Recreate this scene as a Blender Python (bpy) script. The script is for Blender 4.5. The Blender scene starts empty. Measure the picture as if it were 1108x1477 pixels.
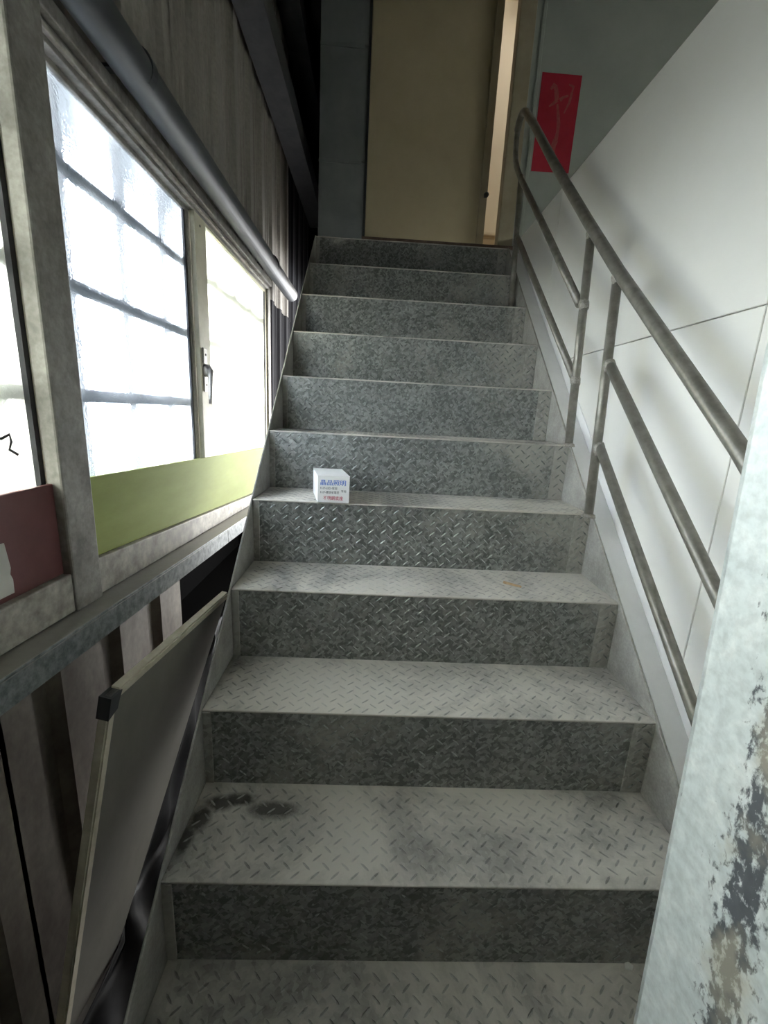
import bpy, bmesh, math, random
from mathutils import Vector, Matrix
random.seed(7)
scene = bpy.context.scene
COL = scene.collection
Z0 = 0.2                      # floor is world z = 0; first tread is Z0 above it

# ------------------------------------------------------------------ camera
FPX = 610.0
cam_d = bpy.data.cameras.new('camera')
cam = bpy.data.objects.new('camera', cam_d)
COL.objects.link(cam)
cam_d.sensor_fit = 'VERTICAL'
cam_d.sensor_height = 24.0
cam_d.lens = FPX / 1477.0 * 24.0
cam_d.clip_start = 0.02
pit, yaw, rol = -0.22825, -0.03435, 0.05272
fw = Vector((-math.sin(yaw) * math.cos(pit), math.cos(yaw) * math.cos(pit), math.sin(pit)))
rt = Vector((math.cos(yaw), math.sin(yaw), 0))
up = rt.cross(fw)
r2 = rt * math.cos(rol) + up * math.sin(rol)
u2 = -rt * math.sin(rol) + up * math.cos(rol)
mw = Matrix((r2, u2, -fw)).transposed().to_4x4()
mw.translation = Vector((0.36111, -0.40603, 1.0756 + Z0))
cam.matrix_world = mw
scene.camera = cam

# ------------------------------------------------------------------ world, exposure
world = bpy.data.worlds.new('overcast_sky')
scene.world = world
world.use_nodes = True
bg = world.node_tree.nodes['Background']
bg.inputs['Color'].default_value = (0.97, 0.985, 1.0, 1)
bg.inputs['Strength'].default_value = 8.0
vs = scene.view_settings
vs.view_transform = 'Standard'
vs.look = 'None'
vs.exposure = 1.0
vs.gamma = 1.0
vs.use_curve_mapping = False
try:
    scene.cycles.use_denoising = True
    scene.cycles.max_bounces = 14
    scene.cycles.diffuse_bounces = 7
    scene.cycles.transmission_bounces = 12
except Exception:
    pass

# ------------------------------------------------------------------ material helpers
def new_mat(name):
    m = bpy.data.materials.new(name)
    m.use_nodes = True
    nt = m.node_tree
    return m, nt, nt.nodes['Principled BSDF']

def N(nt, t, **kw):
    n = nt.nodes.new(t)
    for k, v in kw.items():
        setattr(n, k, v)
    return n

def coords(nt, scale=(1, 1, 1), rot=(0, 0, 0), loc=(0, 0, 0), world_space=True):
    if world_space:
        src = N(nt, 'ShaderNodeNewGeometry').outputs['Position']
    else:
        src = N(nt, 'ShaderNodeTexCoord').outputs['Object']
    mp = N(nt, 'ShaderNodeMapping')
    mp.inputs['Scale'].default_value = scale
    mp.inputs['Rotation'].default_value = rot
    mp.inputs['Location'].default_value = loc
    nt.links.new(src, mp.inputs['Vector'])
    return mp.outputs['Vector']

def noise(nt, vec, scale=5, detail=4, rough=.6, dist=0.0):
    n = N(nt, 'ShaderNodeTexNoise')
    n.inputs['Scale'].default_value = scale
    n.inputs['Detail'].default_value = detail
    n.inputs['Roughness'].default_value = rough
    n.inputs['Distortion'].default_value = dist
    nt.links.new(vec, n.inputs['Vector'])
    return n.outputs['Fac']

def ramp(nt, fac, stops, interp='LINEAR'):
    r = N(nt, 'ShaderNodeValToRGB')
    r.color_ramp.interpolation = interp
    els = r.color_ramp.elements
    while len(els) < len(stops):
        els.new(.5)
    for e, (p, c) in zip(els, stops):
        e.position = p
        e.color = (c, c, c, 1) if isinstance(c, (int, float)) else (*c, 1)
    nt.links.new(fac, r.inputs['Fac'])
    return r.outputs['Color']

def mix(nt, fac, a, b, blend='MIX'):
    n = N(nt, 'ShaderNodeMix', data_type='RGBA', blend_type=blend)
    for sock, v in ((n.inputs['Factor'], fac), (n.inputs['A'], a), (n.inputs['B'], b)):
        if isinstance(v, (int, float)):
            sock.default_value = v
        elif isinstance(v, tuple):
            sock.default_value = (*v, 1)
        else:
            nt.links.new(v, sock)
    return n.outputs['Result']

def math_n(nt, op, a, b=0.0, clamp=False):
    n = N(nt, 'ShaderNodeMath', operation=op, use_clamp=clamp)
    for s, v in ((n.inputs[0], a), (n.inputs[1], b)):
        if isinstance(v, (int, float)):
            s.default_value = v
        else:
            nt.links.new(v, s)
    return n.outputs[0]

def bump(nt, bsdf, h, strength=.3, dist=.002):
    b = N(nt, 'ShaderNodeBump')
    b.inputs['Strength'].default_value = strength
    b.inputs['Distance'].default_value = dist
    nt.links.new(h, b.inputs['Height'])
    nt.links.new(b.outputs['Normal'], bsdf.inputs['Normal'])

def setp(b, rough=.6, metal=0.0, col=None):
    b.inputs['Roughness'].default_value = rough
    b.inputs['Metallic'].default_value = metal
    if col:
        b.inputs['Base Color'].default_value = (*col, 1)

def blotch_mat(name, c1, c2, scale=8, rough=.6, metal=0.0, stretch=(1, 1, 1), lo=.35, hi=.65, fine=None, bmp=.15):
    m, nt, b = new_mat(name)
    v = coords(nt, stretch)
    f = noise(nt, v, scale, 6, .65)
    c = ramp(nt, f, [(lo, c1), (hi, c2)])
    if fine:
        f2 = noise(nt, coords(nt), fine[0], 3, .6)
        c = mix(nt, fine[1], c, ramp(nt, f2, [(.35, .3), (.65, 1.0)]), 'MULTIPLY')
    nt.links.new(c, b.inputs['Base Color'])
    setp(b, rough, metal)
    if bmp:
        bump(nt, b, f, bmp, .002)
    return m

def plain(name, c, rough=.5, metal=0.0):
    m, nt, b = new_mat(name)
    setp(b, rough, metal, c)
    return m

# galvanised checker plate, bare (risers)
def galv(name, d, l, metal=.45, rough=.42, dust=None, dust_lo=.5, dust_hi=.7, seed=0.0, vs=95, drift=0.0):
    m, nt, b = new_mat(name)
    v = coords(nt, loc=(seed, seed * .7, 0))
    w = N(nt, 'ShaderNodeTexVoronoi', feature='F1')
    w.inputs['Scale'].default_value = vs
    n0 = noise(nt, v, 40, 3, .6)
    dv = N(nt, 'ShaderNodeVectorMath', operation='ADD')
    sc = N(nt, 'ShaderNodeVectorMath', operation='SCALE')
    cmb = N(nt, 'ShaderNodeCombineXYZ')
    nt.links.new(n0, cmb.inputs[0]); nt.links.new(n0, cmb.inputs[2])
    nt.links.new(cmb.outputs[0], sc.inputs[0]); sc.inputs['Scale'].default_value = .02
    nt.links.new(v, dv.inputs[0]); nt.links.new(sc.outputs[0], dv.inputs[1])
    nt.links.new(dv.outputs[0], w.inputs['Vector'])
    sep = N(nt, 'ShaderNodeSeparateColor')
    nt.links.new(w.outputs['Color'], sep.inputs[0])
    big = noise(nt, v, 9, 4, .6)
    fac = math_n(nt, 'ADD', math_n(nt, 'MULTIPLY', sep.outputs[0], .55), math_n(nt, 'MULTIPLY', big, .6))
    c = ramp(nt, fac, [(.35, d), (.62, tuple((a + e) / 2 for a, e in zip(d, l))), (.88, l)])
    met = metal
    if dust:
        dn = noise(nt, v, 3.2, 7, .68, .6)
        if drift:
            sx3 = N(nt, 'ShaderNodeSeparateXYZ')
            nt.links.new(N(nt, 'ShaderNodeNewGeometry').outputs['Position'], sx3.inputs[0])
            mr = N(nt, 'ShaderNodeMapRange')
            mr.inputs[1].default_value = .55; mr.inputs[2].default_value = 1.0
            mr.inputs[3].default_value = 0.0; mr.inputs[4].default_value = drift
            nt.links.new(sx3.outputs[0], mr.inputs[0])
            dn = math_n(nt, 'ADD', dn, mr.outputs[0])
        df = ramp(nt, dn, [(dust_lo, 0.0), (dust_hi, 1.0)])
        c = mix(nt, df, c, dust)
        mt = math_n(nt, 'MULTIPLY', math_n(nt, 'SUBTRACT', 1.0, df), metal)
        nt.links.new(mt, b.inputs['Metallic'])
        nt.links.new(ramp(nt, df, [(0, rough), (1, .9)]), b.inputs['Roughness'])
    else:
        setp(b, rough, metal)
    nt.links.new(c, b.inputs['Base Color'])
    bump(nt, b, noise(nt, v, 220, 3, .6), .12, .001)
    return m

M = {}
M['riser'] = galv('galvanised_riser', (.12, .125, .12), (.33, .34, .325), .30, .42,
                  dust=(.36, .35, .315), dust_lo=.54, dust_hi=.72, vs=120, drift=.10)
M['riser_lug'] = galv('galvanised_lug', (.14, .15, .145), (.36, .38, .365), .45, .36, seed=1.7)
M['cleat'] = galv('galvanised_cleat', (.22, .22, .20), (.42, .41, .38), .2, .6, dust=(.40, .385, .35), dust_lo=.35, dust_hi=.65, seed=4)
M['stringer'] = blotch_mat('stringer_steel', (.30, .29, .265), (.44, .43, .40), 12, .65, .1, fine=(160, .25))
M['tread'] = galv('dusty_tread', (.22, .215, .20), (.40, .39, .365), .3, .45, dust=(.60, .568, .51), dust_lo=.34, dust_hi=.56, seed=2.3)
M['tread_lug'] = galv('worn_tread_lug', (.22, .215, .20), (.36, .355, .335), .4, .4, dust=(.55, .53, .49), dust_lo=.45, dust_hi=.62, seed=2.3)

# first full tread: dark scuffed dirt near the left end
def tread_stained():
    m = M['tread'].copy()
    m.name = 'dusty_tread_scuffed'
    nt = m.node_tree
    b = nt.nodes['Principled BSDF']
    src = b.inputs['Base Color'].links[0].from_socket
    tot = None
    for (cx, cy, rx, ry) in ((.012, .300, .022, .045), (.024, .345, .030, .045), (.052, .383, .045, .030), (.092, .394, .055, .024), (.175, .370, .080, .030)):
        v = coords(nt, (1 / rx, 1 / ry, 0), loc=(-cx / rx, -cy / ry, 0))
        ln = N(nt, 'ShaderNodeVectorMath', operation='LENGTH')
        nt.links.new(v, ln.inputs[0])
        g = math_n(nt, 'SUBTRACT', 1.2, ln.outputs['Value'], True)
        tot = g if tot is None else math_n(nt, 'MAXIMUM', tot, g)
    f = noise(nt, coords(nt), 55, 6, .75, 1.0)
    fac = ramp(nt, math_n(nt, 'MULTIPLY', tot, math_n(nt, 'ADD', f, .25)), [(.22, 0.0), (.60, .85)])
    nt.links.new(mix(nt, fac, src, (.045, .042, .038)), b.inputs['Base Color'])
    return m
M['tread_stained'] = tread_stained()

M['rail'] = blotch_mat('railing_tube_steel', (.17, .16, .135), (.27, .255, .225), 30, .40, .35, bmp=.05)
M['weld'] = blotch_mat('weld_bead', (.22, .20, .17), (.42, .40, .37), 200, .5, .4)
M['white_panel'] = blotch_mat('white_wall_panel', (.79, .78, .745), (.85, .84, .81), 1.5, .38, 0, lo=.3, hi=.7, bmp=0)
M['joint'] = plain('panel_joint_grey', (.55, .55, .53), .8)
M['white_trim'] = blotch_mat('white_flashing', (.72, .72, .72), (.82, .82, .82), 4, .45, 0, bmp=0)
M['grey_wall'] = blotch_mat('grey_painted_sheet', (.34, .36, .325), (.40, .42, .38), 2.5, .6, 0, bmp=.03)
M['dark_panel'] = blotch_mat('dark_grey_sheet', (.17, .185, .19), (.22, .235, .235), 5, .55, 0, bmp=.03)
M['door'] = blotch_mat('tan_door', (.40, .335, .215), (.45, .38, .25), 3, .5, 0, bmp=.02)
M['door_frame'] = blotch_mat('door_frame_tan', (.33, .28, .19), (.40, .345, .25), 6, .5)
M['sill'] = blotch_mat('brown_sill', (.09, .055, .04), (.15, .10, .075), 20, .6)
M['room'] = plain('cream_room_wall', (.80, .745, .64), .7)
M['shelf'] = plain('cream_shelf', (.62, .52, .38), .6)
M['corr'] = blotch_mat('brown_corrugated_steel', (.19, .175, .155), (.26, .24, .215), 5, .6, .05, (3, 3, .35), fine=(70, .25), bmp=.05)
M['corr_low'] = blotch_mat('dirty_brown_corrugated_steel', (.10, .082, .066), (.21, .19, .158), 4, .6, .1, (2.2, 2.2, .7), fine=(50, .3), bmp=.05)
M['girt'] = blotch_mat('dark_painted_steel', (.035, .037, .042), (.06, .062, .068), 14, .5, .2)
M['shaded_corr'] = plain('shaded_corrugated_steel', (.022, .022, .025), .9)  # near-black copy of the corrugated steel, shade put into its colour
M['shaded_corr'].node_tree.nodes['Principled BSDF'].inputs['Specular IOR Level'].default_value = .1
M['black'] = plain('shade_black', (.004, .004, .004), 1.0)  # stands in for unlit depth in the recess and far gap
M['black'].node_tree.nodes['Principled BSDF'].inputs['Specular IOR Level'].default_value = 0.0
M['pipe'] = blotch_mat('grey_conduit_pipe', (.035, .039, .044), (.065, .071, .078), 12, .5, .05, (1, .4, 1), bmp=.05)
M['alu'] = blotch_mat('dirty_aluminium', (.21, .195, .175), (.38, .36, .325), 16, .6, .1, (1, 1, .6), fine=(90, .35))
M['alu_pale'] = blotch_mat('dusty_pale_aluminium', (.30, .275, .235), (.52, .49, .43), 22, .55, .1, fine=(60, .4))
M['cream'] = blotch_mat('cream_window_stile', (.62, .575, .43), (.74, .70, .55), 12, .5, 0, bmp=.02)
M['gasket'] = plain('black_gasket', (.035, .035, .04), .6)
M['metal_latch'] = plain('dull_latch_metal', (.52, .50, .47), .4, .5)
M['hole'] = plain('screw_hole', (.02, .02, .02), .8)
M['green'] = blotch_mat('olive_green_panel', (.26, .305, .055), (.32, .37, .085), 5, .7, 0, (1, .5, 2), bmp=0)
M['maroon'] = blotch_mat('maroon_panel', (.13, .04, .04), (.19, .075, .075), 5, .45, 0, bmp=0)
M['paper'] = blotch_mat('white_paper', (.60, .585, .54), (.70, .685, .64), 8, .8)
M['ledge'] = blotch_mat('spangled_dark_girt', (.10, .115, .12), (.26, .28, .28), 60, .45, .35)
M['board'] = blotch_mat('grey_board_face', (.14, .133, .115), (.20, .19, .165), 4, .55, 0, (1, 1, .6), bmp=.03)
M['board_edge'] = blotch_mat('cream_board_edge', (.52, .475, .37), (.66, .61, .50), 25, .6)
M['floor'] = blotch_mat('dusty_concrete', (.14, .135, .125), (.22, .21, .20), 6, .8)
M['roof'] = plain('dark_roof_underside', (.10, .10, .10), .8)
M['red'] = blotch_mat('faded_red_paper', (.36, .012, .03), (.43, .02, .045), 6, .65, 0, bmp=0)
M['ghost'] = blotch_mat('faded_gold_print', (.33, .06, .06), (.40, .11, .095), 60, .6, .1, bmp=0)
M['chip'] = blotch_mat('tan_wood_chip', (.42, .27, .14), (.55, .38, .22), 80, .8)
M['box'] = plain('white_carton', (.86, .86, .87), .45)
M['blue_ink'] = plain('blue_ink', (.03, .14, .55), .5)
M['grey_ink'] = plain('grey_ink', (.09, .10, .11), .5)
M['red_ink'] = plain('crimson_ink', (.45, .03, .09), .5)
M['marker'] = plain('black_marker', (.05, .05, .05), .5)
M['shade_film'] = blotch_mat('gap_shade_film', (.005, .005, .006), (.012, .012, .012), 14, .5)  # darkness of the gap put into the film colour
M['shade_film'].node_tree.nodes['Principled BSDF'].inputs['Specular IOR Level'].default_value = .15
M['chalk'] = plain('white_flake', (.65, .64, .61), .8)
M['ground'] = blotch_mat('outdoor_concrete', (.12, .12, .115), (.17, .17, .165), 2, .9)
M['grille'] = plain('grey_window_grille', (.30, .31, .33), .5, .2)
M['awning'] = plain('pale_awning_sheet', (.62, .66, .70), .7)

# dusted version of the low girt: dust lies where the steel faces up
def ledge_mat():
    m = M['ledge']
    nt = m.node_tree
    b = nt.nodes['Principled BSDF']
    src = b.inputs['Base Color'].links[0].from_socket
    sp = N(nt, 'ShaderNodeSeparateXYZ')
    nt.links.new(N(nt, 'ShaderNodeNewGeometry').outputs['True Normal'], sp.inputs[0])
    f = ramp(nt, sp.outputs[2], [(.5, 0.0), (.9, .85)])
    nt.links.new(mix(nt, f, src, (.30, .285, .255)), b.inputs['Base Color'])
ledge_mat()

# galvanised foreground post: zinc bloom with a worn dark stain band on its face
def post_mat():
    m, nt, b = new_mat('weathered_galvanised_post')
    v = coords(nt, world_space=False)
    n1 = noise(nt, v, 26, 5, .65, .4)
    n2 = noise(nt, v, 110, 3, .6)
    base = ramp(nt, n1, [(.3, (.55, .60, .61)), (.5, (.66, .71, .72)), (.7, (.80, .83, .83))])
    base = mix(nt, .3, base, ramp(nt, n2, [(.35, .45), (.6, 1.0)]), 'MULTIPLY')
    sep = N(nt, 'ShaderNodeSeparateXYZ')
    nt.links.new(v, sep.inputs[0])
    # band centre drifts across the face with height
    yy = math_n(nt, 'ADD', sep.outputs[1], math_n(nt, 'MULTIPLY', sep.outputs[2], -.075))
    g = math_n(nt, 'SUBTRACT', 1.0, math_n(nt, 'MULTIPLY', math_n(nt, 'ABSOLUTE', math_n(nt, 'ADD', yy, .100)), 24), True)
    n3 = noise(nt, coords(nt, (1, 1, .6), world_space=False), 130, 4, .65, .3)
    n4 = noise(nt, v, 9, 3, .6)
    st = math_n(nt, 'ADD', math_n(nt, 'MULTIPLY', g, .30), math_n(nt, 'ADD', math_n(nt, 'MULTIPLY', n3, .75), math_n(nt, 'MULTIPLY', n4, .30)))
    f = ramp(nt, st, [(.70, 0.0), (.78, .92)])
    c = mix(nt, f, base, (.055, .06, .075))
    n5 = noise(nt, v, 14, 4, .6)
    f5 = ramp(nt, math_n(nt, 'ADD', math_n(nt, 'MULTIPLY', g, .25), n5), [(.66, 0.0), (.80, .5)])
    c = mix(nt, f5, c, (.50, .46, .36))
    nt.links.new(c, b.inputs['Base Color'])
    setp(b, .5, .15)
    bump(nt, b, n2, .10, .0005)
    return m
M['post'] = post_mat()

# pebbled obscure glass
def glass(name, tint, translucent, rough, tcol):
    m, nt, b = new_mat(name)
    nt.nodes.remove(b)
    out = nt.nodes['Material Output']
    v = coords(nt)
    h = noise(nt, v, 190, 2, .5, .4)
    bm = N(nt, 'ShaderNodeBump')
    bm.inputs['Strength'].default_value = .6
    bm.inputs['Distance'].default_value = .002
    nt.links.new(h, bm.inputs['Height'])
    r = N(nt, 'ShaderNodeBsdfRefraction')
    r.inputs['Color'].default_value = (*tint, 1)
    r.inputs['Roughness'].default_value = rough
    r.inputs['IOR'].default_value = 1.16
    nt.links.new(bm.outputs[0], r.inputs['Normal'])
    t = N(nt, 'ShaderNodeBsdfTranslucent')
    t.inputs['Color'].default_value = (*tcol, 1)
    nt.links.new(bm.outputs[0], t.inputs['Normal'])
    ms = N(nt, 'ShaderNodeMixShader')
    ms.inputs[0].default_value = translucent
    nt.links.new(r.outputs[0], ms.inputs[1]); nt.links.new(t.outputs[0], ms.inputs[2])
    g = N(nt, 'ShaderNodeBsdfGlossy')
    g.inputs['Roughness'].default_value = .25
    nt.links.new(bm.outputs[0], g.inputs['Normal'])
    m2 = N(nt, 'ShaderNodeMixShader')
    m2.inputs[0].default_value = .04
    nt.links.new(ms.outputs[0], m2.inputs[1]); nt.links.new(g.outputs[0], m2.inputs[2])
    nt.links.new(m2.outputs[0], out.inputs['Surface'])
    return m
M['glass'] = glass('pebbled_glass', (.90, .95, 1.0), .085, .15, (.92, .96, 1.0))
M['glass_cream'] = glass('filmed_glass', (.95, .97, .90), .18, .30, (.97, .97, .86))
M['glass_left'] = glass('filmed_glass_greenish', (.95, .97, .91), .25, .40, (.94, .97, .90))

# ------------------------------------------------------------------ mesh helpers
class MB:
    def __init__(s):
        s.v = []; s.f = []
    def hexa(s, c):                     # 8 corners: bottom ring 0-3, top ring 4-7
        i = len(s.v); s.v += [Vector(p) for p in c]
        s.f += [tuple(i + k for k in q) for q in ((3, 2, 1, 0), (4, 5, 6, 7), (0, 1, 5, 4), (1, 2, 6, 5), (2, 3, 7, 6), (3, 0, 4, 7))]
        return s
    def box(s, a, b):
        x0, y0, z0 = a; x1, y1, z1 = b
        return s.hexa([(x0, y0, z0), (x1, y0, z0), (x1, y1, z0), (x0, y1, z0), (x0, y0, z1), (x1, y0, z1), (x1, y1, z1), (x0, y1, z1)])
    def extrude(s, poly, vec):          # polygon (list of points) extruded by vec
        n = len(poly); i = len(s.v); vec = Vector(vec)
        s.v += [Vector(p) for p in poly] + [Vector(p) + vec for p in poly]
        s.f.append(tuple(range(i + n - 1, i - 1, -1))); s.f.append(tuple(range(i + n, i + 2 * n)))
        for k in range(n):
            s.f.append((i + k, i + (k + 1) % n, i + n + (k + 1) % n, i + n + k))
        return s
    def tube(s, path, r, seg=14, cap=True):
        path = [Vector(p) for p in path]
        rings = []
        t0 = (path[1] - path[0]).normalized()
        nrm = t0.cross(Vector((0, 0, 1)))
        if nrm.length < 1e-3: nrm = Vector((1, 0, 0))
        nrm.normalize()
        for k, p in enumerate(path):
            if k == 0: t = path[1] - path[0]
            elif k == len(path) - 1: t = path[-1] - path[-2]
            else: t = (path[k + 1] - p).normalized() + (p - path[k - 1]).normalized()
            t.normalize()
            nrm = (nrm - t * nrm.dot(t)).normalized()
            bi = t.cross(nrm)
            rr = r[k] if isinstance(r, (list, tuple)) else r
            ring = []
            for q in range(seg):
                a = 2 * math.pi * q / seg
                ring.append(len(s.v)); s.v.append(p + (nrm * math.cos(a) + bi * math.sin(a)) * rr)
            rings.append(ring)
        for a, b in zip(rings, rings[1:]):
            for q in range(seg):
                s.f.append((a[q], a[(q + 1) % seg], b[(q + 1) % seg], b[q]))
        if cap:
            s.f.append(tuple(reversed(rings[0]))); s.f.append(tuple(rings[-1]))
        return s
    def build(s, name, mat, parent=None, bevel=0.0, seg=2, smooth=False, origin=None):
        if parent is not None:
            o0 = WLOC[parent.name]
        elif origin is not None:
            o0 = Vector(origin)
        else:
            xs = [p.x for p in s.v]; ys = [p.y for p in s.v]; zs = [p.z for p in s.v]
            o0 = Vector(((min(xs) + max(xs)) / 2, (min(ys) + max(ys)) / 2, min(zs)))
        me = bpy.data.meshes.new(name)
        me.from_pydata([tuple(p - o0) for p in s.v], [], s.f)
        bm = bmesh.new(); bm.from_mesh(me)
        bmesh.ops.recalc_face_normals(bm, faces=bm.faces)
        if bevel > 0:
            es = [e for e in bm.edges if len(e.link_faces) == 2 and e.calc_face_angle(0) > .5]
            bmesh.ops.bevel(bm, geom=es, offset=bevel, segments=seg, affect='EDGES', profile=.5, clamp_overlap=True)
        bm.to_mesh(me); bm.free()
        me.materials.append(M[mat] if isinstance(mat, str) else mat)
        if smooth:
            for p in me.polygons: p.use_smooth = True
        o = bpy.data.objects.new(name, me)
        COL.objects.link(o)
        if parent is not None:
            o.parent = parent
            WLOC[o.name] = o0.copy()
        else:
            o.location = o0
            WLOC[o.name] = o0.copy()
        return o

WLOC = {}
def empty(name, loc, label=None, cat=None, group=None, kind=None):
    o = bpy.data.objects.new(name, None)
    COL.objects.link(o)
    o.empty_display_size = .05
    o.location = loc
    WLOC[o.name] = Vector(loc)
    tag(o, label, cat, group, kind)
    return o
def tag(o, label=None, cat=None, group=None, kind=None):
    if label: o['label'] = label
    if cat: o['category'] = cat
    if group: o['group'] = group
    if kind: o['kind'] = kind
    return o
def P(x, y, z):                       # stair coordinates -> world
    return Vector((x, y, z + Z0))
def bx(a, b):
    return MB().box(P(*a), P(*b))

W, D, R = 1.0581, 0.2192, 0.2           # stair width, tread depth, riser height
XW = 1.14                               # face of the white wall
YE = 2.262                              # face of the upper end wall

# ================================================================== SETTING
tag(bx((-.3, -1.75, -.3), (3.1, 5.2, -.2)).build('floor', 'floor'), 'dusty grey concrete floor under the staircase', 'floor', kind='structure')
tag(bx((-.32, -1.75, 3.45), (3.1, YE + .05, 3.55)).build('ceiling', 'roof'), 'dark roof over the stairwell', 'ceiling', kind='structure')
tag(bx((-.90, YE + .05, 3.45), (.0, 3.5, 3.55)).build('ceiling_far', 'roof'), 'dark roof over the narrow gap beside the door wall', 'ceiling', kind='structure')
tag(bx((-.3, -1.85, -.2), (3.1, -1.75, 3.5)).build('wall_back', 'grey_wall'), 'grey wall behind the viewpoint', 'wall', kind='structure')
us = empty('wall_upper_side', P(3.05, 0, -.2), 'grey side wall of the upper storey with an opening added to let in light', 'wall', kind='structure')
for (a_, b_, c_, d_) in ((-1.75, 2.262, -.2, 2.20), (-1.75, 2.262, 2.55, 3.5), (-1.75, .4, 2.20, 2.55), (1.5, 2.262, 2.20, 2.55)):
    bx((3.0, a_, c_), (3.1, b_, d_)).build('wall_block', 'grey_wall', us)
w3 = empty('fill_window', P(3.05, .95, 2.20), 'added unseen window that lights the upper end wall', 'window', kind='structure')  # added out of view to light the upper end wall and door
bx((3.03, .4, 2.20), (3.036, 1.5, 2.55)).build('pane', 'glass_left', w3)
for (a_, b_, c_, d_) in ((.4, 1.5, 2.20, 2.23), (.4, 1.5, 2.52, 2.55), (.4, .43, 2.23, 2.52), (1.47, 1.5, 2.23, 2.52)):
    bx((3.01, a_, c_), (3.06, b_, d_)).build('frame_bar', 'alu', w3, bevel=.003)
tag(bx((XW + .06, -1.75, 1.90), (3.0, YE, 2.0)).build('floor_upper', 'floor'), 'upper storey floor slab beside the stairwell', 'floor', kind='structure')
tag(bx((-12, -12, -.5), (-.3, 14, -.32)).build('ground_outside', 'ground'), 'concrete ground outside the windows', 'ground', kind='structure')

# ---- white panel wall on the right
wr = empty('wall_right', P(XW, .5, -.2), 'white panel wall on the right side of the stairs', 'wall', kind='structure')
bx((XW + .012, -1.75, -.2), (XW + .06, YE, 2.075)).build('backing', 'joint', wr)
TOPW = 2.08
ycuts = [-1.75, -.70, .50, 1.70, YE]
zcuts = [-.2, 0.1, 1.33, TOPW]
g = .0014
for y0, y1 in zip(ycuts, ycuts[1:]):
    for z0, z1 in zip(zcuts, zcuts[1:]):
        bx((XW, y0 + g, z0 + g), (XW + .0125, y1 - g, z1 - (0 if z1 == TOPW else g))).build('wall_panel', 'white_panel', wr, bevel=.0015, seg=1)
# ---- sloping white flashing between stringer and wall
sl = R / D
def ny(y, off=0.0): return y * sl + off
y0, y1 = -.02, 2.19
fl = empty('trim_1', P(W + .02, 0, -.02), 'white sloping flashing strip between stair stringer and wall', 'flashing', kind='structure')
MB().hexa([P(W + .0085, y0, ny(y0, -.004)), P(XW - .0002, y0, ny(y0, -.030)), P(XW - .0002, y1, ny(y1, -.030)), P(W + .0085, y1, ny(y1, -.004)),
           P(W + .0085, y0, ny(y0, .0)), P(XW - .0002, y0, ny(y0, -.026)), P(XW - .0002, y1, ny(y1, -.026)), P(W + .0085, y1, ny(y1, .0))]).build('sloping_strip', 'white_trim', fl)
MB().extrude([P(XW - .004, y0, ny(y0, -.03)), P(XW - .004, y1, ny(y1, -.03)), P(XW - .004, y1, ny(y1, .022)), P(XW - .004, y0, ny(y0, .022))], (.0038, 0, 0)).build('upstand', 'white_trim', fl, bevel=.001, seg=1)

# ---- end wall at the head of the stairs
we = empty('wall_end', P(.6, YE, 2.0), 'grey sheet wall around the door at the head of the stairs', 'wall', kind='structure')
DX0, DX1 = .262, 1.014                   # door opening
for za, zb in ((1.6, 2.395), (2.400, 2.91), (2.915, 3.5)):
    bx((0, YE, za), (DX0 - .012, YE + .05, zb)).build('sheet_panel', 'dark_panel', we, bevel=.003, seg=1)
    bx((.0, YE - .006, zb - .012), (DX0 - .03, YE, zb + .006)).build('lap_strip', 'dark_panel', we, bevel=.002, seg=1)
bx((DX1 + .085, YE, 1.6), (3.1, YE + .05, 3.5)).build('painted_sheet', 'grey_wall', we)
bx((DX1 + .115, YE - .010, 2.0), (DX1 + .135, YE, 3.5)).build('corner_bead', 'grey_wall', we, bevel=.004)
bx((0, YE, 3.42), (2.7, YE + .05, 4.7)).build('lintel', 'dark_panel', we)
# ---- door
dr = empty('door_1', P(.63, YE, 2.0), 'tan flush door standing ajar at the head of the stairs', 'door', kind='structure')
bx((DX1, YE - .004, 2.0), (DX1 + .085, YE + .07, 3.42)).build('jamb', 'door_frame', dr, bevel=.004)
bx((DX0 - .014, YE - .004, 2.0), (DX0 - .001, YE + .07, 3.42)).build('jamb', 'gasket', dr)  # left jamb coloured black, standing in for the frame's shadow line
bx((DX0 - .014, YE + .0, 3.40), (DX1 + .08, YE + .07, 3.44)).build('head', 'door_frame', dr)
a = math.radians(9)
ca, sa = math.cos(a), math.sin(a)
def dp(u, v, z): return P(DX0 + u * ca - v * sa, YE + .012 + u * sa + v * ca, z)
dl = .70
leaf = MB().hexa([dp(0, 0, 2.008), dp(dl, 0, 2.008), dp(dl, .038, 2.008), dp(0, .038, 2.008), dp(0, 0, 3.39), dp(dl, 0, 3.39), dp(dl, .038, 3.39), dp(0, .038, 3.39)]).build('leaf', 'door', dr, bevel=.003)
MB().hexa([dp(dl - .042, -.006, 2.008), dp(dl + .003, -.006, 2.008), dp(dl + .003, .0, 2.008), dp(dl - .042, 0, 2.008), dp(dl - .042, -.006, 3.39), dp(dl + .003, -.006, 3.39), dp(dl + .003, 0, 3.39), dp(dl - .042, 0, 3.39)]).build('edge_strip', 'door_frame', leaf, bevel=.002)
kb = MB().tube([dp(dl - .012, -.006, 2.325), dp(dl - .012, -.018, 2.325)], .007, 12).tube([dp(dl - .012, -.018, 2.325), dp(dl - .012, -.024, 2.325), dp(dl - .012, -.036, 2.325), dp(dl - .012, -.040, 2.325)], [.010, .014, .013, .006], 14)
tag(kb.build('bolt_knob', 'gasket', leaf, smooth=True), 'small black knob')
bx((DX0 - .014, YE - .055, 2.0), (DX1 + .085, YE + .011, 2.020)).build('sill', 'sill', dr, bevel=.002)
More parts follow.
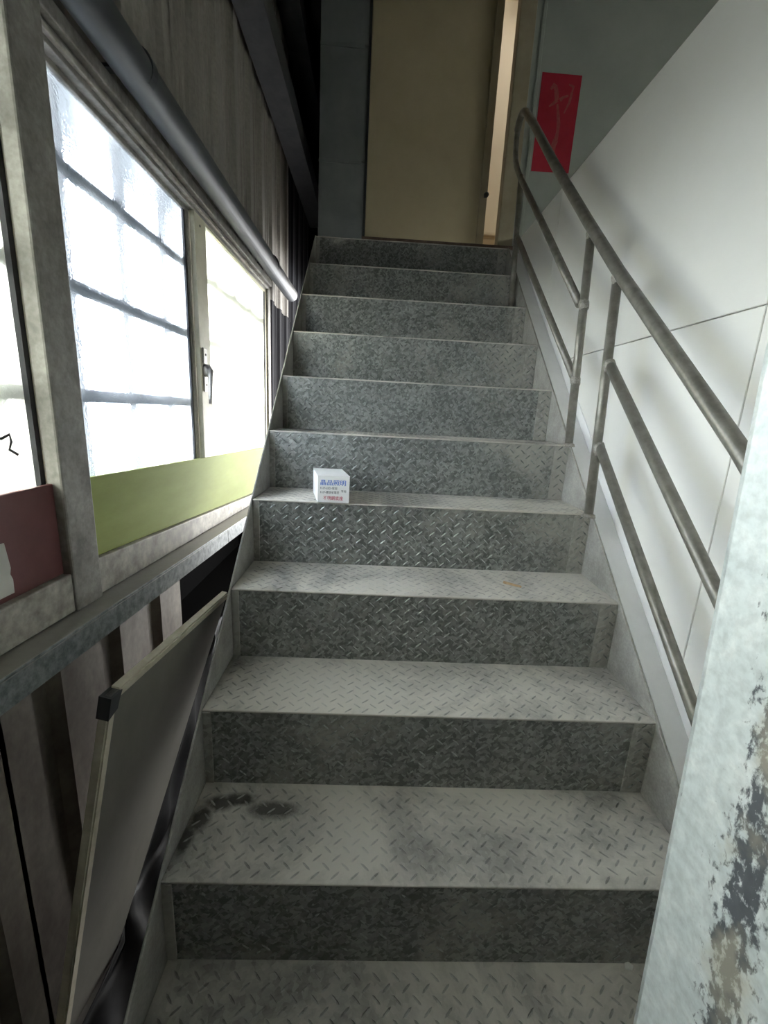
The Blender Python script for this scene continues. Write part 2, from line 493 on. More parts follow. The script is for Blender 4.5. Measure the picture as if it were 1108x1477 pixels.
# ---- room behind the door
tag(bx((0.05, 4.2, 2.0), (2.6, 4.25, 4.7)).build('wall_room_end', 'room'), 'cream wall of the lit room behind the door', 'wall', kind='structure')
tag(bx((0.0, YE + .06, 2.0), (0.05, 4.25, 4.7)).build('wall_room_left', 'room'), 'cream side wall of the room behind the door', 'wall', kind='structure')
tag(bx((2.6, YE + .06, 2.0), (2.65, 4.25, 4.7)).build('wall_room_right', 'room'), 'cream far side wall of the room behind the door', 'wall', kind='structure')
tag(bx((0.0, YE + .07, 1.9), (2.65, 4.25, 2.0)).build('floor_room', 'shelf'), 'floor of the room behind the door', 'floor', kind='structure')
tag(bx((0.0, YE + .05, 4.66), (2.65, 4.25, 4.7)).build('ceiling_room', 'room'), 'ceiling of the room behind the door', 'ceiling', kind='structure')
m, nt, b = new_mat('lamp_tube_glow')
b.inputs['Emission Color'].default_value = (1, .93, .80, 1)
b.inputs['Emission Strength'].default_value = 30
M['lamp'] = m
lm = empty('ceiling_lamp', P(1.5, 3.3, 4.58), 'fluorescent lamp on the ceiling of the room behind the door', 'lamp')
bx((1.45, 2.75, 4.63), (1.55, 3.85, 4.66)).build('lamp_body', 'white_trim', lm, bevel=.004)
MB().tube([P(1.5, 2.8, 4.61), P(1.5, 3.8, 4.61)], .014).build('lamp_tube', 'lamp', lm, smooth=True)
# low cabinet seen through the gap
cb = empty('low_cabinet', P(1.55, 4.0, 2.0), 'low cream cabinet in the room seen through the door gap', 'cabinet')
bx((1.1, 3.85, 2.0), (1.95, 4.19, 2.68)).build('body', 'shelf', cb, bevel=.004)
bx((1.08, 3.83, 2.68), (1.97, 4.195, 2.705)).build('top', 'room', cb, bevel=.004)
for q in range(2):
    bx((1.115 + q * .42, 3.838, 2.04), (1.515 + q * .42, 3.85, 2.65)).build('door', 'shelf', cb, bevel=.003)

# ================================================================== LEFT WALL
wl = empty('wall_left', P(-.23, 1, -.2), 'brown corrugated steel wall on the left of the stairs', 'wall', kind='structure')
def corrugated(name, ya, yb, za, zb, mat, phase=0.0, xo=-.245, prof=None):
    # trapezoid profile, pitch .2: wide pan, narrow inward rib, plus two small stiffening creases
    pts = []
    k0 = math.floor((ya - phase) / .2) - 1
    prof = prof or [(0.0, 0), (.035, 0), (.041, .004), (.047, 0), (.075, 0), (.081, .004), (.087, 0), (.120, 0), (.134, .014), (.182, .014), (.196, 0)]
    allp = []
    k = k0
    while phase + k * .2 < yb + .2:
        for (a, h) in prof: allp.append((phase + k * .2 + a, h))
        k += 1
    def hh(y):
        for (a, b_) in zip(allp, allp[1:]):
            if a[0] <= y <= b_[0]:
                return a[1] + (b_[1] - a[1]) * (y - a[0]) / max(1e-9, b_[0] - a[0])
        return 0
    ys = [ya] + [p[0] for p in allp if ya < p[0] < yb] + [yb]
    poly = [P(xo + hh(y), y, za) for y in ys] + [P(xo + hh(y) - .0015, y, za) for y in reversed(ys)]
    n = len(ys)
    mb = MB()
    i = 0
    for y in ys: mb.v += [P(xo + hh(y), y, za), P(xo + hh(y), y, zb), P(xo + hh(y) - .0015, y, za), P(xo + hh(y) - .0015, y, zb)]
    for q in range(n - 1):
        a, b_ = 4 * q, 4 * (q + 1)
        mb.f += [(a, b_, b_ + 1, a + 1), (a + 2, a + 3, b_ + 3, b_ + 2), (a, a + 2, b_ + 2, b_), (a + 1, b_ + 1, b_ + 3, a + 3)]
    mb.f += [(0, 1, 3, 2), (4 * n - 4, 4 * n - 2, 4 * n - 1, 4 * n - 3)]
    return mb.build(name, mat, wl)
# sheets above the windows; each laps over the next
for (ya, yb) in ((-1.75, -.78), (-.79, .20), (.19, 1.0), (.99, 1.80), (1.79, 2.60), (2.59, 3.45)):
    corrugated('corrugated_sheet', ya, yb, 1.655 if yb < 1.9 else 1.655, 3.5, 'corr' if ya < 2.5 else 'shaded_corr', phase=.02 , xo=-.245 + (.002 if int(ya * 10) % 2 else 0))  # farthest sheet takes the copy with painted shade
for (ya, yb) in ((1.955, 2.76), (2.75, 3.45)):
    corrugated('corrugated_sheet', ya, yb, .66, 1.66, 'shaded_corr', phase=.02, xo=-.247)  # sheets past the window end, shade painted into their colour
for (ya, yb) in ((-1.75, -1.15), (-1.16, -.41)):
    corrugated('corrugated_sheet', ya, yb, .66, 1.68, 'corr', phase=.02, xo=-.250)
# sheets under the windows, stopping short of the open recess
for (ya, yb) in ((-1.75, -.72), (-.73, .22), (.21, .93)):
    corrugated('corrugated_sheet', ya, yb, -.2, .70, 'corr_low', phase=.285, xo=-.262, prof=[(0.0, .020), (.012, 0), (.058, 0), (.074, .020), (.199, .020)])
# recess under the ledge, its unlit depth painted in as black
rc = empty('wall_recess', P(-.5, 2, -.2), 'open recess under the window ledge, coloured black to stand in for shade', 'recess', kind='structure')
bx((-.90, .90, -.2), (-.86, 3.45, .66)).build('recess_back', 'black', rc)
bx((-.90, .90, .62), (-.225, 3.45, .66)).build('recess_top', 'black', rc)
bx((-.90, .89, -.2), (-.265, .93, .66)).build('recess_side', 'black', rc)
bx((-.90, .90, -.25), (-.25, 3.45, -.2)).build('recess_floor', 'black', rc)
tag(bx((-.90, 3.45, -.2), (0.0, 3.5, 3.5)).build('wall_far', 'black'), 'end of the gap between left wall and door wall, coloured black as shade', 'wall', kind='structure')  # closes the gap; black colour stands in for its darkness

# ---- horizontal girts
for (z, lab) in ((2.50, 'dark steel girt along the corrugated wall above the pipe, the lower of two'), (3.06, 'dark steel girt high on the corrugated wall under the roof')):
    gt = empty('steel_girt', P(-.16, 1, z), lab, 'beam', 'steel girts on the upper left wall')
    bx((-.222, -1.74, z), (-.105, 3.44, z + .006)).build('lower_flange', 'girt', gt, bevel=.001, seg=1)
    bx((-.111, -1.74, z + .006), (-.105, 3.44, z + .10)).build('web', 'girt', gt, bevel=.001, seg=1)
    bx((-.222, -1.74, z + .10), (-.105, 3.44, z + .106)).build('upper_flange', 'girt', gt, bevel=.001, seg=1)
lg = empty('window_ledge', P(-.18, .6, .6), 'dusty galvanised channel ledge running under the windows', 'ledge')
def seg4(xa, xb, ya, yb, zl0, zh0, zl1, zh1):
    return MB().hexa([P(xa, ya, zl0), P(xb, ya, zl0), P(xb, yb, zl1), P(xa, yb, zl1), P(xa, ya, zh0), P(xb, ya, zh0), P(xb, yb, zh1), P(xa, yb, zh1)])
def lz(y): return .687 - .043 * (y - .2)        # the ledge sags a little towards the stairs
seg4(-.232, -.138, -1.74, 2.25, lz(-1.74) - .006, lz(-1.74), lz(2.25) - .006, lz(2.25)).build('top_flange', 'ledge', lg, bevel=.002)
seg4(-.144, -.138, -1.74, 1.05, lz(-1.74) - .052, lz(-1.74) - .006, lz(1.05) - .052, lz(1.05) - .006).build('web', 'ledge', lg, bevel=.001, seg=1)
seg4(-.144, -.138, 1.052, 2.25, lz(1.052) - .052, lz(1.052) - .006, lz(2.25) - .052, lz(2.25) - .006).build('web', 'ledge', lg, bevel=.001, seg=1)

# ---- conduit pipe over the windows
pp = empty('conduit_pipe', P(-.145, .6, 1.68), 'thick grey round pipe running above the window frame', 'pipe')
MB().tube([P(-.145, -1.74, 1.722), P(-.145, 2.255, 1.712)], .036, 24).build('pipe_run', 'pipe', pp, smooth=True)
for yb in (-.6, .62, 1.75):
    MB().tube([P(-.145, yb, 1.7195), P(-.145, yb + .02, 1.7195)], .0385, 24).extrude([P(-.225, yb, 1.715), P(-.175, yb, 1.715), P(-.175, yb + .02, 1.715), P(-.225, yb + .02, 1.715)], (0, 0, .006)).build('pipe_clamp', 'pipe', pp)

# ---- windows
def bot(y): return .757 - .085 * (y - .42) / 1.17        # bottom line of the infill panels
def gtop(y): return .921 - .052 * (y - .44) / 1.43       # top line of the infill panels
def rbot(y): return lz(y) + .001
w1 = empty('window_1', P(-.21, 1.2, .69), 'aluminium sliding window with pebbled glass beside the stairs', 'window', kind='structure')
Y0, Y1, YM0, YM1, YB = .425, 1.95, 1.035, 1.135, 1.88
# head: stepped track
bx((-.246, .30, 1.640), (-.205, 1.96, 1.685)).build('head_rail', 'alu', w1, bevel=.002)
bx((-.246, .30, 1.672), (-.188, 1.96, 1.700)).build('head_rail', 'alu', w1, bevel=.003)
bx((-.246, .30, 1.650), (-.196, 1.96, 1.660)).build('head_track', 'alu_pale', w1, bevel=.002)
# bottom rail
seg4(-.246, -.192, Y0 - .0, Y1, rbot(Y0), bot(Y0), rbot(Y1), max(bot(Y1), rbot(Y1) + .01)).build('bottom_rail', 'alu_pale', w1, bevel=.003)
# end jamb
seg4(-.246, -.196, YB + .03, Y1 + .012, bot(YB), 1.66, bot(Y1), 1.66).build('end_jamb', 'alu', w1, bevel=.003)
# infill panel
seg4(-.212, -.204, Y0 + .001, YB + .028, bot(Y0), gtop(Y0), bot(YB), gtop(YB)).build('infill_panel', 'green', w1, bevel=.001, seg=1)
# main sash
s1 = empty('sash', P(-.22, .74, .75)); s1.parent = w1; s1.location = P(-.22, .74, .75) - WLOC[w1.name]
def sash(ya, yb, x0, x1, stile0, stile1, gl, stile_mat, parent, zt=1.642):
    fr = MB()
    seg4(x0, x1, ya, ya + stile0, bot(ya) + .002, zt, bot(ya + stile0) + .002, zt).build('stile', stile_mat, parent, bevel=.002)
    seg4(x0, x1, yb - stile1, yb, bot(yb - stile1) + .002, zt, bot(yb) + .002, zt).build('stile', stile_mat, parent, bevel=.002)
    bx((x0, ya + stile0, zt - .012), (x1, yb - stile1, zt)).build('top_rail', stile_mat, parent, bevel=.002)
    seg4(x0, x1, ya + stile0, yb - stile1, bot(ya) + .002, bot(ya) + .06, bot(yb) + .002, bot(yb) + .06).build('bottom_rail', stile_mat, parent, bevel=.002)
    xm = (x0 + x1) / 2
    seg4(xm - .002, xm + .002, ya + stile0, yb - stile1, bot(ya) + .058, zt - .010, bot(yb) + .058, zt - .010).build('pane', gl, parent)
    q = yb - stile1
    seg4(xm + .002, x1 - .001, q - .010, q + .001, bot(q) + .06, zt - .012, bot(q) + .06, zt - .012).build('gasket', 'gasket', parent)
sash(Y0 + .0, YM0 + .02, -.240, -.224, .022, .032, 'glass', 'alu', s1)
s2 = empty('sash', P(-.22, 1.5, .75)); s2.parent = w1; s2.location = P(-.22, 1.5, .75) - WLOC[w1.name]
sash(YM0 + .012, YB + .03, -.222, -.206, .088, .020, 'glass_cream', 'cream', s2)
tag(s1, 'sash with clear pebbled glass'); tag(s2, 'sash with cream filmed glass')
# latch on the meeting stile
lt = empty('latch', P(-.206, 1.09, 1.17)); lt.parent = s2; lt.location = P(-.206, 1.09, 1.17) - WLOC[s2.name]
lt_y = 1.075
def tab(z0, z1):
    return bx((-.206, lt_y - .016, z0), (-.200, lt_y + .016, z1))
lt.parent = None; bpy.data.objects.remove(lt)
la = tab(1.205, 1.255).build('latch_plate', 'metal_latch', s2, bevel=.003)
lb = tab(1.115, 1.165).build('latch_plate', 'metal_latch', s2, bevel=.003)
for zz in (1.233, 1.138):
    MB().tube([P(-.200, lt_y, zz), P(-.1992, lt_y, zz)], .004, 12).build('screw_hole', 'hole', s2)
MB().tube([P(-.206, lt_y + .004, 1.184), P(-.190, lt_y + .004, 1.184), P(-.184, lt_y + .004, 1.184)], [.020, .019, .012], 20).build('latch_boss', 'metal_latch', s2, smooth=True)
MB().tube([P(-.188, lt_y, 1.186), P(-.180, lt_y - .014, 1.182), P(-.178, lt_y - .024, 1.165), P(-.178, lt_y - .030, 1.10), P(-.180, lt_y - .028, 1.078)], [.009, .0095, .008, .006, .005], 12).build('latch_lever', 'metal_latch', s2, smooth=True)
MB().tube([P(-.205, 1.085, 1.612), P(-.2045, 1.085, 1.612)], .004, 12).build('screw_hole', 'hole', s2)

# near window (closer to the viewer)
w2 = empty('window_2', P(-.21, -.2, .69), 'near window with filmed glass and a maroon infill panel', 'window', kind='structure')
seg4(-.213, -.184, .346, .424, rbot(.346) - .004, 1.70, rbot(.424) - .004, 1.70).build('mullion_post', 'alu', w2, bevel=.004)
bx((-.246, -.42, 1.640), (-.200, .345, 1.700)).build('head_rail', 'alu', w2, bevel=.003)
seg4(-.246, -.186, -.42, .345, rbot(-.42), .765 , rbot(.345), .757).build('bottom_rail', 'alu_pale', w2, bevel=.003)
seg4(-.208, -.200, -.41, .345, .765, .925, .757, .925).build('infill_panel', 'maroon', w2, bevel=.001, seg=1)
def sash2(ya, yb):
    s = empty('sash', P(-.22, (ya + yb) / 2, .77)); s.parent = w2; s.location = P(-.22, (ya + yb) / 2, .77) - WLOC[w2.name]
    for (a, b_) in ((ya, ya + .05), (yb - .048, yb)):
        bx((-.240, a, .76), (-.214, b_, 1.642)).build('stile', 'alu', s, bevel=.002)
    bx((-.240, ya + .05, 1.62), (-.214, yb - .048, 1.642)).build('top_rail', 'alu', s, bevel=.002)
    bx((-.240, ya + .05, .76), (-.214, yb - .048, .82)).build('bottom_rail', 'alu', s, bevel=.002)
    bx((-.229, ya + .05, .82), (-.225, yb - .048, 1.62)).build('pane', 'glass_left', s)
    bx((-.225, yb - .062, .82), (-.216, yb - .048, 1.62)).build('gasket', 'gasket', s)
    bx((-.2255, yb - .0515, .82), (-.2135, yb - .0485, 1.62)).build('glazing_bead', 'cream', s)
    return s
sA = sash2(-.42, .402)
# marker scribble on the near pane
def stroke(pts, w=.004, t=.0008):
    pts = [Vector(p) for p in pts]
    mb = MB()
    n = len(pts)
    for k, p in enumerate(pts):
        d_ = (pts[min(k + 1, n - 1)] - pts[max(k - 1, 0)]).normalized()
        s_ = Vector((1, 0, 0)).cross(d_).normalized() * w / 2
        mb.v += [p + s_, p - s_, p + s_ + Vector((t, 0, 0)), p - s_ + Vector((t, 0, 0))]
    for k in range(n - 1):
        a, b_ = 4 * k, 4 * k + 4
        mb.f += [(a, b_, b_ + 1, a + 1), (a + 2, a + 3, b_ + 3, b_ + 2), (a, a + 2, b_ + 2, b_), (a + 1, b_ + 1, b_ + 3, a + 3)]
    mb.f += [(0, 1, 3, 2), (4 * n - 4, 4 * n - 2, 4 * n - 1, 4 * n - 3)]
    return mb
sx = -.2249
tag(stroke([P(sx, 0.258, 1.035), P(sx, 0.271, 1.045), P(sx, 0.283, 1.040), P(sx, 0.279, 1.022), P(sx, 0.271, 1.008), P(sx, 0.283, 1.006), P(sx, 0.299, 1.012), P(sx, 0.301, 1.000), P(sx, 0.295, .988), P(sx, 0.311, .978)], .0045).build('marker_scribble', 'marker', sA), 'black marker scribble')
pr = MB().extrude([P(-.1995, .05, .770), P(-.1995, .234, .768), P(-.1995, .235, .79), P(-.1995, .2315, .80), P(-.1995, .234, .81), P(-.1995, .229, .852), P(-.1995, .05, .856)], (.0012, 0, 0)).build('paper_sheet', 'paper')
tag(pr, 'torn white paper sheet stuck on the maroon panel', 'paper')

# ---- security grille outside
gr = empty('window_grille', P(-.272, .3, .80), 'grey steel security grille outside the pebbled glass', 'grille')
for z in (1.497, 1.292, 1.08, .865):
    bx((-.256, -.42, z - .014), (-.249, 1.99, z + .014)).build('cross_bar', 'grille', gr, bevel=.002, seg=1)
y = -.284
while y < 1.99:
    bx((-.262, y - .023, .70), (-.256, y + .023, 1.645)).build('upright_bar', 'grille', gr, bevel=.002, seg=1)
    y += .2028

aw = empty('added_awning', P(-.5, .7, 1.85), 'pale awning added outside the windows to block high sky light', 'awning')  # unseen awning added to cut high sky light and dim the pane tops
MB().hexa([P(-.80, -.8, 1.90), P(-.27, -.8, 2.02), P(-.27, 2.2, 2.02), P(-.80, 2.2, 1.90), P(-.80, -.8, 1.904), P(-.27, -.8, 2.024), P(-.27, 2.2, 2.024), P(-.80, 2.2, 1.904)]).build('awning_sheet', 'awning', aw)
for y in (-.7, .3, 1.3, 2.1):
    MB().tube([P(-.27, y, 1.75), P(-.78, y, 1.892)], .010, 8).build('awning_strut', 'grille', aw)

# ================================================================== STAIRCASE
st = empty('staircase', P(W / 2, 0, -.2), 'straight galvanised checker plate staircase with dusty treads', 'staircase')
def lugs(o, u, v, n, lu, lv, pu=.0385, pv=.0335, L=.025, w=.0050, h=.0015, off=(0, 0), m=.012):
    o, u, v, n = map(Vector, (o, u, v, n))
    mb = MB()
    def one(c, ang):
        a = (u * math.cos(ang) + v * math.sin(ang)); b_ = (-u * math.sin(ang) + v * math.cos(ang))
        pts = [(-.5, 0, 0), (-.24, .5, 0), (.24, .5, 0), (.5, 0, 0), (.24, -.5, 0), (-.24, -.5, 0), (-.30, 0, 1), (.30, 0, 1)]
        i = len(mb.v)
        for (p, q, r_) in pts: mb.v.append(c + a * (p * L) + b_ * (q * w) + n * (r_ * h - (.0002 if r_ == 0 else 0)))
        mb.f.extend(tuple(i + k for k in f) for f in ((0, 6, 1), (1, 6, 7, 2), (2, 7, 3), (3, 7, 4), (4, 7, 6, 5), (5, 6, 0)))
    j = 0
    while True:
        vv = off[1] + j * pv
        if vv > lv - .006: break
        i = 0
        while True:
            uu = off[0] + i * pu
            if uu > lu - m: break
            if uu > m and vv > .006: one(o + u * uu + v * vv, math.radians(42))
            u2_, v2_ = uu + pu / 2, vv + pv / 2
            if u2_ > m and u2_ < lu - m and v2_ > .006 and v2_ < lv - .006: one(o + u * u2_ + v * v2_, math.radians(-42))
            i += 1
        j += 1
    return mb
T = .005
for s_, x0, x1 in ((0, -.005, 0.0), (1, W, W + .007)):
    h = .003
    poly = [(-.03, -.2), (-.03, -.018 + h), (-.012, -.011 + h), (2.192, 2.0 + h), (2.255, 2.0 + h), (2.255, 1.72), (.16, -.2)]
    MB().extrude([P(x0, y_, z_) for y_, z_ in poly], (x1 - x0, 0, 0)).build('stringer', 'stringer', st, bevel=.0012, seg=1)
for k in range(0, 11):
    yk, zk = k * D, k * R
    yb = (k + 1) * D + .004 if k < 10 else 2.207
    tr = bx((.0002, yk - .002, zk - T), (W - .0002, yb, zk)).build('tread', 'tread_stained' if k == 1 else 'tread', st, bevel=.0018)
    tag(lugs(P(0, yk, zk), (1, 0, 0), (0, 1, 0), (0, 0, 1), W, D - .004 if k < 10 else .012, h=.0011, off=(.010 + .007 * (k % 3), .010 + .004 * (k % 2))).build('tread_lugs', 'tread_lug', tr), kind='stuff')
    ri = bx((.0002, yk, zk - R), (W - .0002, yk + T, zk - T)).build('riser', 'riser', st)
    tag(lugs(P(0, yk, zk - R), (1, 0, 0), (0, 0, 1), (0, -1, 0), W - .05, R - T, off=(.012 + .009 * (k % 3), .012 + .005 * (k % 2))).build('riser_lugs', 'riser_lug', ri), kind='stuff')
    # angle cleats welded at both ends of the riser
    cr = bx((W - .052, yk - .003, zk - R + .0005), (W - .0005, yk, zk - T - .001)).build('end_cleat', 'cleat', st, bevel=.001, seg=1)
    tag(lugs(P(W - .052, yk - .003, zk - R), (1, 0, 0), (0, 0, 1), (0, -1, 0), .052, R - T, off=(.022, .020), m=.010).build('cleat_lugs', 'riser_lug', cr), kind='stuff')
    bx((.0005, yk - .003, zk - R + .0005), (.020, yk, zk - T - .001)).build('end_cleat', 'cleat', st, bevel=.001, seg=1)

# ================================================================== HANDRAIL
XR = 1.032
hr = empty('handrail', P(XR, .9, .8), 'grey steel tube handrail with two lower rails beside the white wall', 'handrail')
def rail_z(y):
    pts = [(-.05, .665), (.36, 1.046), (.896, 1.500), (1.126, 1.706), (1.52, 2.066), (1.864, 2.396), (2.03, 2.548)]
    for (a, b_) in zip(pts, pts[1:]):
        if y <= b_[0]: return a[1] + (b_[1] - a[1]) * (y - a[0]) / (b_[0] - a[0])
    return pts[-1][1]
top = [P(XR, y_, rail_z(y_)) for y_ in (.10, .36, .63, .896, 1.126, 1.32, 1.52, 1.70, 1.864)]
loop = [(1.96, 2.480), (2.02, 2.535), (2.060, 2.560), (2.095, 2.568), (2.125, 2.556), (2.142, 2.525), (2.145, 2.48), (2.138, 2.43), (2.115, 2.375), (2.075, 2.325), (2.033, 2.284), (1.95, 2.208)]
bpath = top + [P(XR, a_, b_) for a_, b_ in loop] + [P(XR, 1.502, 1.811), P(XR, 1.118, 1.466)]
MB().tube(bpath[:9 + 6], .0170, 16).build('top_rail', 'rail', hr, smooth=True)
MB().tube(bpath[9 + 5:], .0135, 16).build('middle_rail', 'rail', hr, smooth=True)
MB().tube([P(XR, 1.935, 1.962), P(XR, 1.505, 1.592), P(XR, 1.085, 1.232)], .0125, 16).build('lower_rail', 'rail', hr, smooth=True)
MB().tube([P(XR, .862, 1.246), P(XR, .339, .779), P(XR, .12, .584)], .0145, 16).build('middle_rail', 'rail', hr, smooth=True)
MB().tube([P(XR, .842, 1.012), P(XR, .339, .542), P(XR, .12, .338)], .0135, 16).build('lower_rail', 'rail', hr, smooth=True)
for (ya, za, yb, zb) in ((.842, .800, .897, rail_z(.897)), (1.045, 1.0, 1.108, rail_z(1.108)), (1.915, 1.6, 1.985, 2.25), (.095, .0, .11, rail_z(.11))):
    MB().tube([P(XR, ya, za), P(XR, yb, zb)], .0135, 16).build('post', 'rail', hr, smooth=True)
    MB().tube([P(XR, ya, za - .002), P(XR, ya, za + .006), P(XR, ya, za + .010)], [.021, .019, .0145], 16).build('weld_foot', 'weld', hr, smooth=True)
for (y_, z_) in ((.862, 1.246), (.846, 1.012), (1.087, 1.462), (1.068, 1.222), (.897, 1.487), (1.107, 1.675)):
    MB().tube([P(XR, y_ - .010, z_ - .020), P(XR, y_ - .004, z_ - .010), P(XR, y_, z_), P(XR, y_ + .004, z_ + .010)], [.0140, .0160, .0165, .0140], 14).build('weld_bead', 'weld', hr, smooth=True)

# ================================================================== FOREGROUND POST
pc = (.655, -.0905)                       # far left corner of the tube
mb = MB()
S, rr = .135, .010
ring = []
for (cx, cy, a0) in ((S - rr, -rr, 0), (rr, -rr, 90), (rr, -S + rr, 180), (S - rr, -S + rr, 270)):
    for q in range(6):
        a_ = math.radians(a0 + q * 18)
        ring.append((cx + rr * math.cos(a_), cy + rr * math.sin(a_)))
lean = math.tan(math.radians(3.1))
def post_pt(p, z): return Vector((pc[0] + p[0], pc[1] + p[1] + (z - .693) * lean, z + Z0))
nr = len(ring)
for z in (-.2, 3.45):
    mb.v += [post_pt(p, z) for p in ring]
for k in range(nr):
    mb.f.append((k, (k + 1) % nr, nr + (k + 1) % nr, nr + k))
mb.f += [tuple(range(nr)), tuple(range(nr, 2 * nr))]
po = mb.build('steel_post', M['post'], origin=post_pt((0, 0), -.2))
for p in po.data.polygons: p.use_smooth = len(p.vertices) == 4 and p.area < .02 * 3.7
tag(po, 'close galvanised square steel post with dark stains at the right edge', 'post')

# ================================================================== LOOSE THINGS
# board leaning in the gap between wall and stairs
TL, TR = Vector((-.1, .286, .542)), Vector((-.041, .743, .545))
BR, BL = Vector((-.194, .352, -.2)), Vector((-.211, .192, -.2))
bn = (TR - TL).cross(BL - TL).normalized()
if bn.x > 0: bn = -bn
bdo = empty('leaning_board', P(-.19, .3, -.2), 'grey board with cream edge leaning between wall and stairs', 'board')
def pz(v): return P(v.x, v.y, v.z)
MB().extrude([pz(p) for p in (TL, TR, BR, BL)], bn * .012).build('face_sheet', 'board', bdo)
def strip(a, b_, inw, w, t=.003):
    a, b_ = pz(a), pz(b_)
    return MB().extrude([a, b_, b_ + inw * w, a + inw * w], -bn * t).extrude([a, b_, b_ + bn * .016, a + bn * .016], -inw * .004)
ed = (TR - TL).normalized(); dn = (BL - TL).normalized()
strip(TL + ed * .022, TR, dn, .013).build('edge_strip', 'board_edge', bdo)
strip(TL + dn * .040, BL, ed, .013).build('edge_strip', 'board_edge', bdo)
c0 = pz(TL)
MB().extrude([c0 - ed * .005, c0 + ed * .024, c0 + ed * .020 + dn * .016, c0 + ed * .018 + dn * .034, c0 + dn * .044 - ed * .005], bn * .020).extrude([c0 - ed * .005, c0 + ed * .024, c0 + ed * .020 + dn * .016, c0 + ed * .018 + dn * .034, c0 + dn * .044 - ed * .005], -bn * .005).build('corner_cap', 'gasket', bdo)

# carton on a tread
bz = 4 * R
BX = empty('bulb_carton', P(.247, 4 * D + .05, bz + .0018), 'small white printed carton standing on a stair tread', 'carton')
x0, x1, yf, zb, zt = .199, .296, 4 * D - .012, bz + .0019, bz + .0835
ydep = .165
sk = .036
by = yf + ydep
body = MB().hexa([P(x0, yf, zb), P(x1, yf, zb), P(x1 - sk, by, zb), P(x0 - sk, by, zb), P(x0, yf, zt), P(x1, yf, zt), P(x1 - sk, by, zt), P(x0 - sk, by, zt)]).build('carton_body', 'box', BX, bevel=.001, seg=1)
MB().hexa([P(x0 - .001, yf - .001, zt), P(x1 + .001, yf - .001, zt), P(x1 - sk, by, zt), P(x0 - sk, by, zt), P(x0 - .001, yf - .001, zt + .0012), P(x1 + .001, yf - .001, zt + .0012), P(x1 - sk, by, zt + .0012), P(x0 - sk, by, zt + .0012)]).build('lid_flap', 'box', BX)
bx((x0 + .034, yf - .0016, zt - .003), (x1 - .034, yf - .001, zt + .001)).build('tuck_tab', 'box', BX, bevel=.0008, seg=1)
def text(body, name, mat, parent, xa, xb, zc, hgt, yface, bold=0.0):
    cu = bpy.data.curves.new('lettering', 'FONT')
    cu.body = body; cu.size = 1.0; cu.extrude = .01; cu.offset = bold
    ob = bpy.data.objects.new('lettering', cu); COL.objects.link(ob)
    dg = bpy.context.evaluated_depsgraph_get()
    me = bpy.data.meshes.new_from_object(ob.evaluated_get(dg))
    bpy.data.objects.remove(ob); bpy.data.curves.remove(cu)
    xs = [v.co.x for v in me.vertices]; ys = [v.co.y for v in me.vertices]
    sx_, sy_ = (xb - xa) / (max(xs) - min(xs)), hgt / (max(ys) - min(ys))
    base = WLOC[parent.name]
    for v in me.vertices:
        p = P(xa + (v.co.x - min(xs)) * sx_, yface - .0001 - (v.co.z + .01) * .012, zc - hgt / 2 + (v.co.y - min(ys)) * sy_)
        v.co = p - base
    me.materials.clear(); me.materials.append(M[mat])
    o = bpy.data.objects.new(name, me); COL.objects.link(o); o.parent = parent
    return o
text('晶品照明', 'blue_lettering', 'blue_ink', body, x0 + .009, x0 + .086, bz + .0635, .0165, yf, .010)
text('E-27-LED-球泡', 'grey_lettering', 'grey_ink', body, x0 + .009, x0 + .060, bz + .0470, .0085, yf, .006)
text('E-27-螺旋省電燈', 'grey_lettering', 'grey_ink', body, x0 + .009, x0 + .066, bz + .0340, .0085, yf, .006)
text('專用', 'grey_lettering', 'grey_ink', body, x0 + .072, x0 + .087, bz + .0385, .0080, yf, .006)
text('不銹鋼底座', 'red_lettering', 'red_ink', body, x0 + .018, x0 + .078, bz + .0165, .0125, yf, .008)

# red paper on the upper wall, with faded character strokes
px0, px1, pz0, pz1 = 1.160, 1.375, 2.412, 2.862
RP = empty('red_paper', P(1.27, YE, pz0), 'faded red paper strip pasted on the grey wall by the door', 'poster')
MB().extrude([P(px0, YE - .0012, pz0), P(px1 - .006, YE - .0012, pz0 + .002), P(px1, YE - .0012, pz1 - .002), P(px0 + .002, YE - .0012, pz1)], (0, .0011, 0)).build('paper', 'red', RP)
def brush(pts, w):
    mb = MB(); pts = [Vector(p) for p in pts]; n = len(pts)
    for k, p in enumerate(pts):
        d_ = (pts[min(k + 1, n - 1)] - pts[max(k - 1, 0)]).normalized()
        s_ = Vector((0, 1, 0)).cross(d_).normalized() * (w[k] / 2)
        mb.v += [p + s_, p - s_, p + s_ - Vector((0, .0004, 0)), p - s_ - Vector((0, .0004, 0))]
    for k in range(n - 1):
        a, b_ = 4 * k, 4 * k + 4
        mb.f += [(a, b_, b_ + 1, a + 1), (a + 2, a + 3, b_ + 3, b_ + 2), (a, a + 2, b_ + 2, b_), (a + 1, b_ + 1, b_ + 3, a + 3)]
    mb.f += [(0, 1, 3, 2), (4 * n - 4, 4 * n - 2, 4 * n - 1, 4 * n - 3)]
    return mb
def pp_(u, v): return P(px0 + u * (px1 - px0), YE - .0012, pz0 + v * (pz1 - pz0))
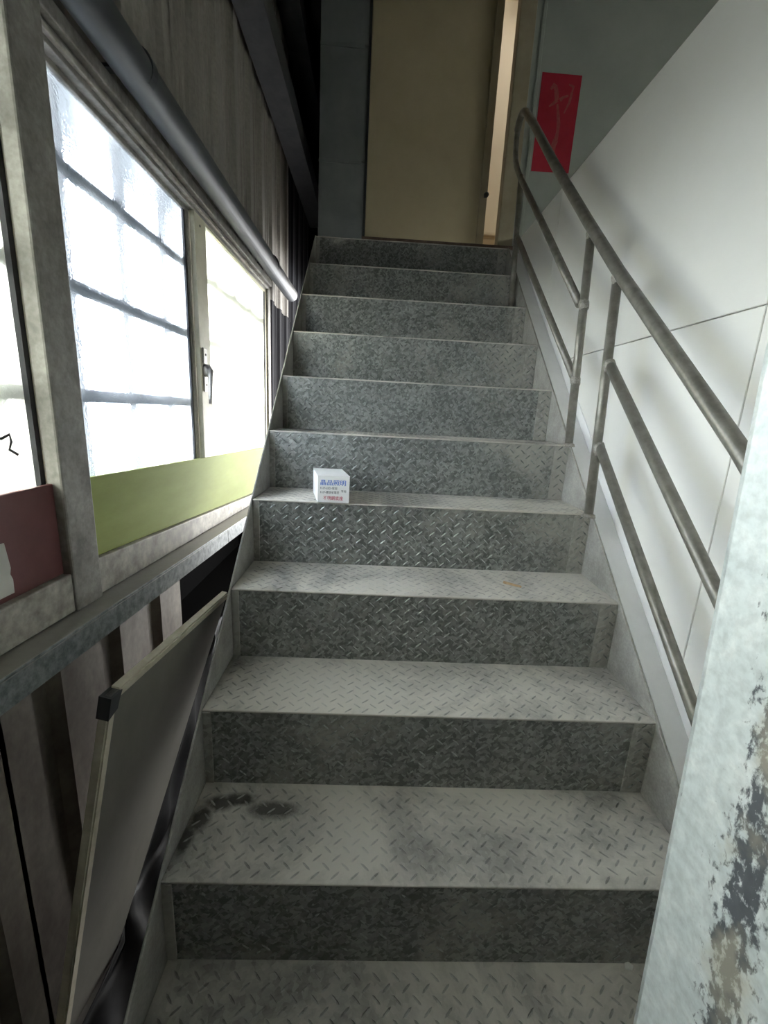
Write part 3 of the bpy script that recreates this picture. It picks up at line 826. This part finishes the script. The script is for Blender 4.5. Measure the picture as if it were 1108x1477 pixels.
for pts, w in (
    ([(.26, .84), (.34, .885), (.40, .87)], [.012, .022, .012]),
    ([(.37, .88), (.42, .80), (.44, .74)], [.018, .024, .02]),
    ([(.46, .74), (.36, .70), (.27, .67)], [.018, .014, .006]),
    ([(.70, .90), (.82, .88), (.80, .82)], [.008, .014, .008]),
    ([(.80, .82), (.76, .72), (.66, .61)], [.014, .012, .006]),
    ([(.52, .74), (.60, .77), (.72, .79)], [.02, .012, .01]),
    ([(.47, .70), (.52, .60), (.56, .50)], [.010, .016, .020]),
    ([(.56, .50), (.56, .42), (.54, .34)], [.020, .016, .022]),
    ([(.54, .34), (.50, .28), (.52, .21)], [.030, .026, .014])):
    brush([pp_(*p) for p in pts], w).build('faded_brush_stroke', 'ghost', RP)

# small things on the treads
ch = MB().hexa([P(.766, .765, .6016), P(.812, .735, .6016), P(.816, .742, .6016), P(.770, .773, .6016), P(.768, .766, .607), P(.811, .737, .606), P(.814, .742, .606), P(.770, .771, .608)]).build('wood_chip', 'chip', bevel=.001, seg=1)
tag(ch, 'thin tan wood chip lying on a dusty tread below the carton', 'wood chip')
fk = MB().extrude([P(.920, .208, .0012), P(.934, .205, .0012), P(.941, .212, .0012), P(.934, .219, .0012), P(.924, .217, .0012)], (0, 0, .005)).build('plaster_flake', 'chalk', bevel=.0012, seg=1)
tag(fk, 'tiny white flake on the lowest visible tread near the post', 'flake')
# black sheet added as shade, lying in the gap and up the wall foot
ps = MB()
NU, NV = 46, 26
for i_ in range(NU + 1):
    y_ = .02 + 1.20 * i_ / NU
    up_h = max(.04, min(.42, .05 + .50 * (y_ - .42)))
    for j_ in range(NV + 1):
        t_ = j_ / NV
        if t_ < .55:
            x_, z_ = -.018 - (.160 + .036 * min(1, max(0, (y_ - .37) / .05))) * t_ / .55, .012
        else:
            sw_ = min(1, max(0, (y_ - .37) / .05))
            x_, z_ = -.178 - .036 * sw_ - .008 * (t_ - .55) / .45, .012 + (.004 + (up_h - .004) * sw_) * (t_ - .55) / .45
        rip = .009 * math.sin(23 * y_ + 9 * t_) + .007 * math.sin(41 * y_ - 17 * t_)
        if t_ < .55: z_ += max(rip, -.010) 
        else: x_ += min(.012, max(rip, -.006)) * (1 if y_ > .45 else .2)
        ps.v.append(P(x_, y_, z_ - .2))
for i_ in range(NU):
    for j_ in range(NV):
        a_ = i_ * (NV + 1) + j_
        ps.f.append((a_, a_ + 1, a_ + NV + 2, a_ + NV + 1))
so = ps.build('gap_shade_sheet', 'shade_film', smooth=True)
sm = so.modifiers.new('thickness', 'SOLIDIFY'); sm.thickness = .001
tag(so, 'black plastic sheeting added to darken the gap between leaning board and stairs', 'plastic sheet')
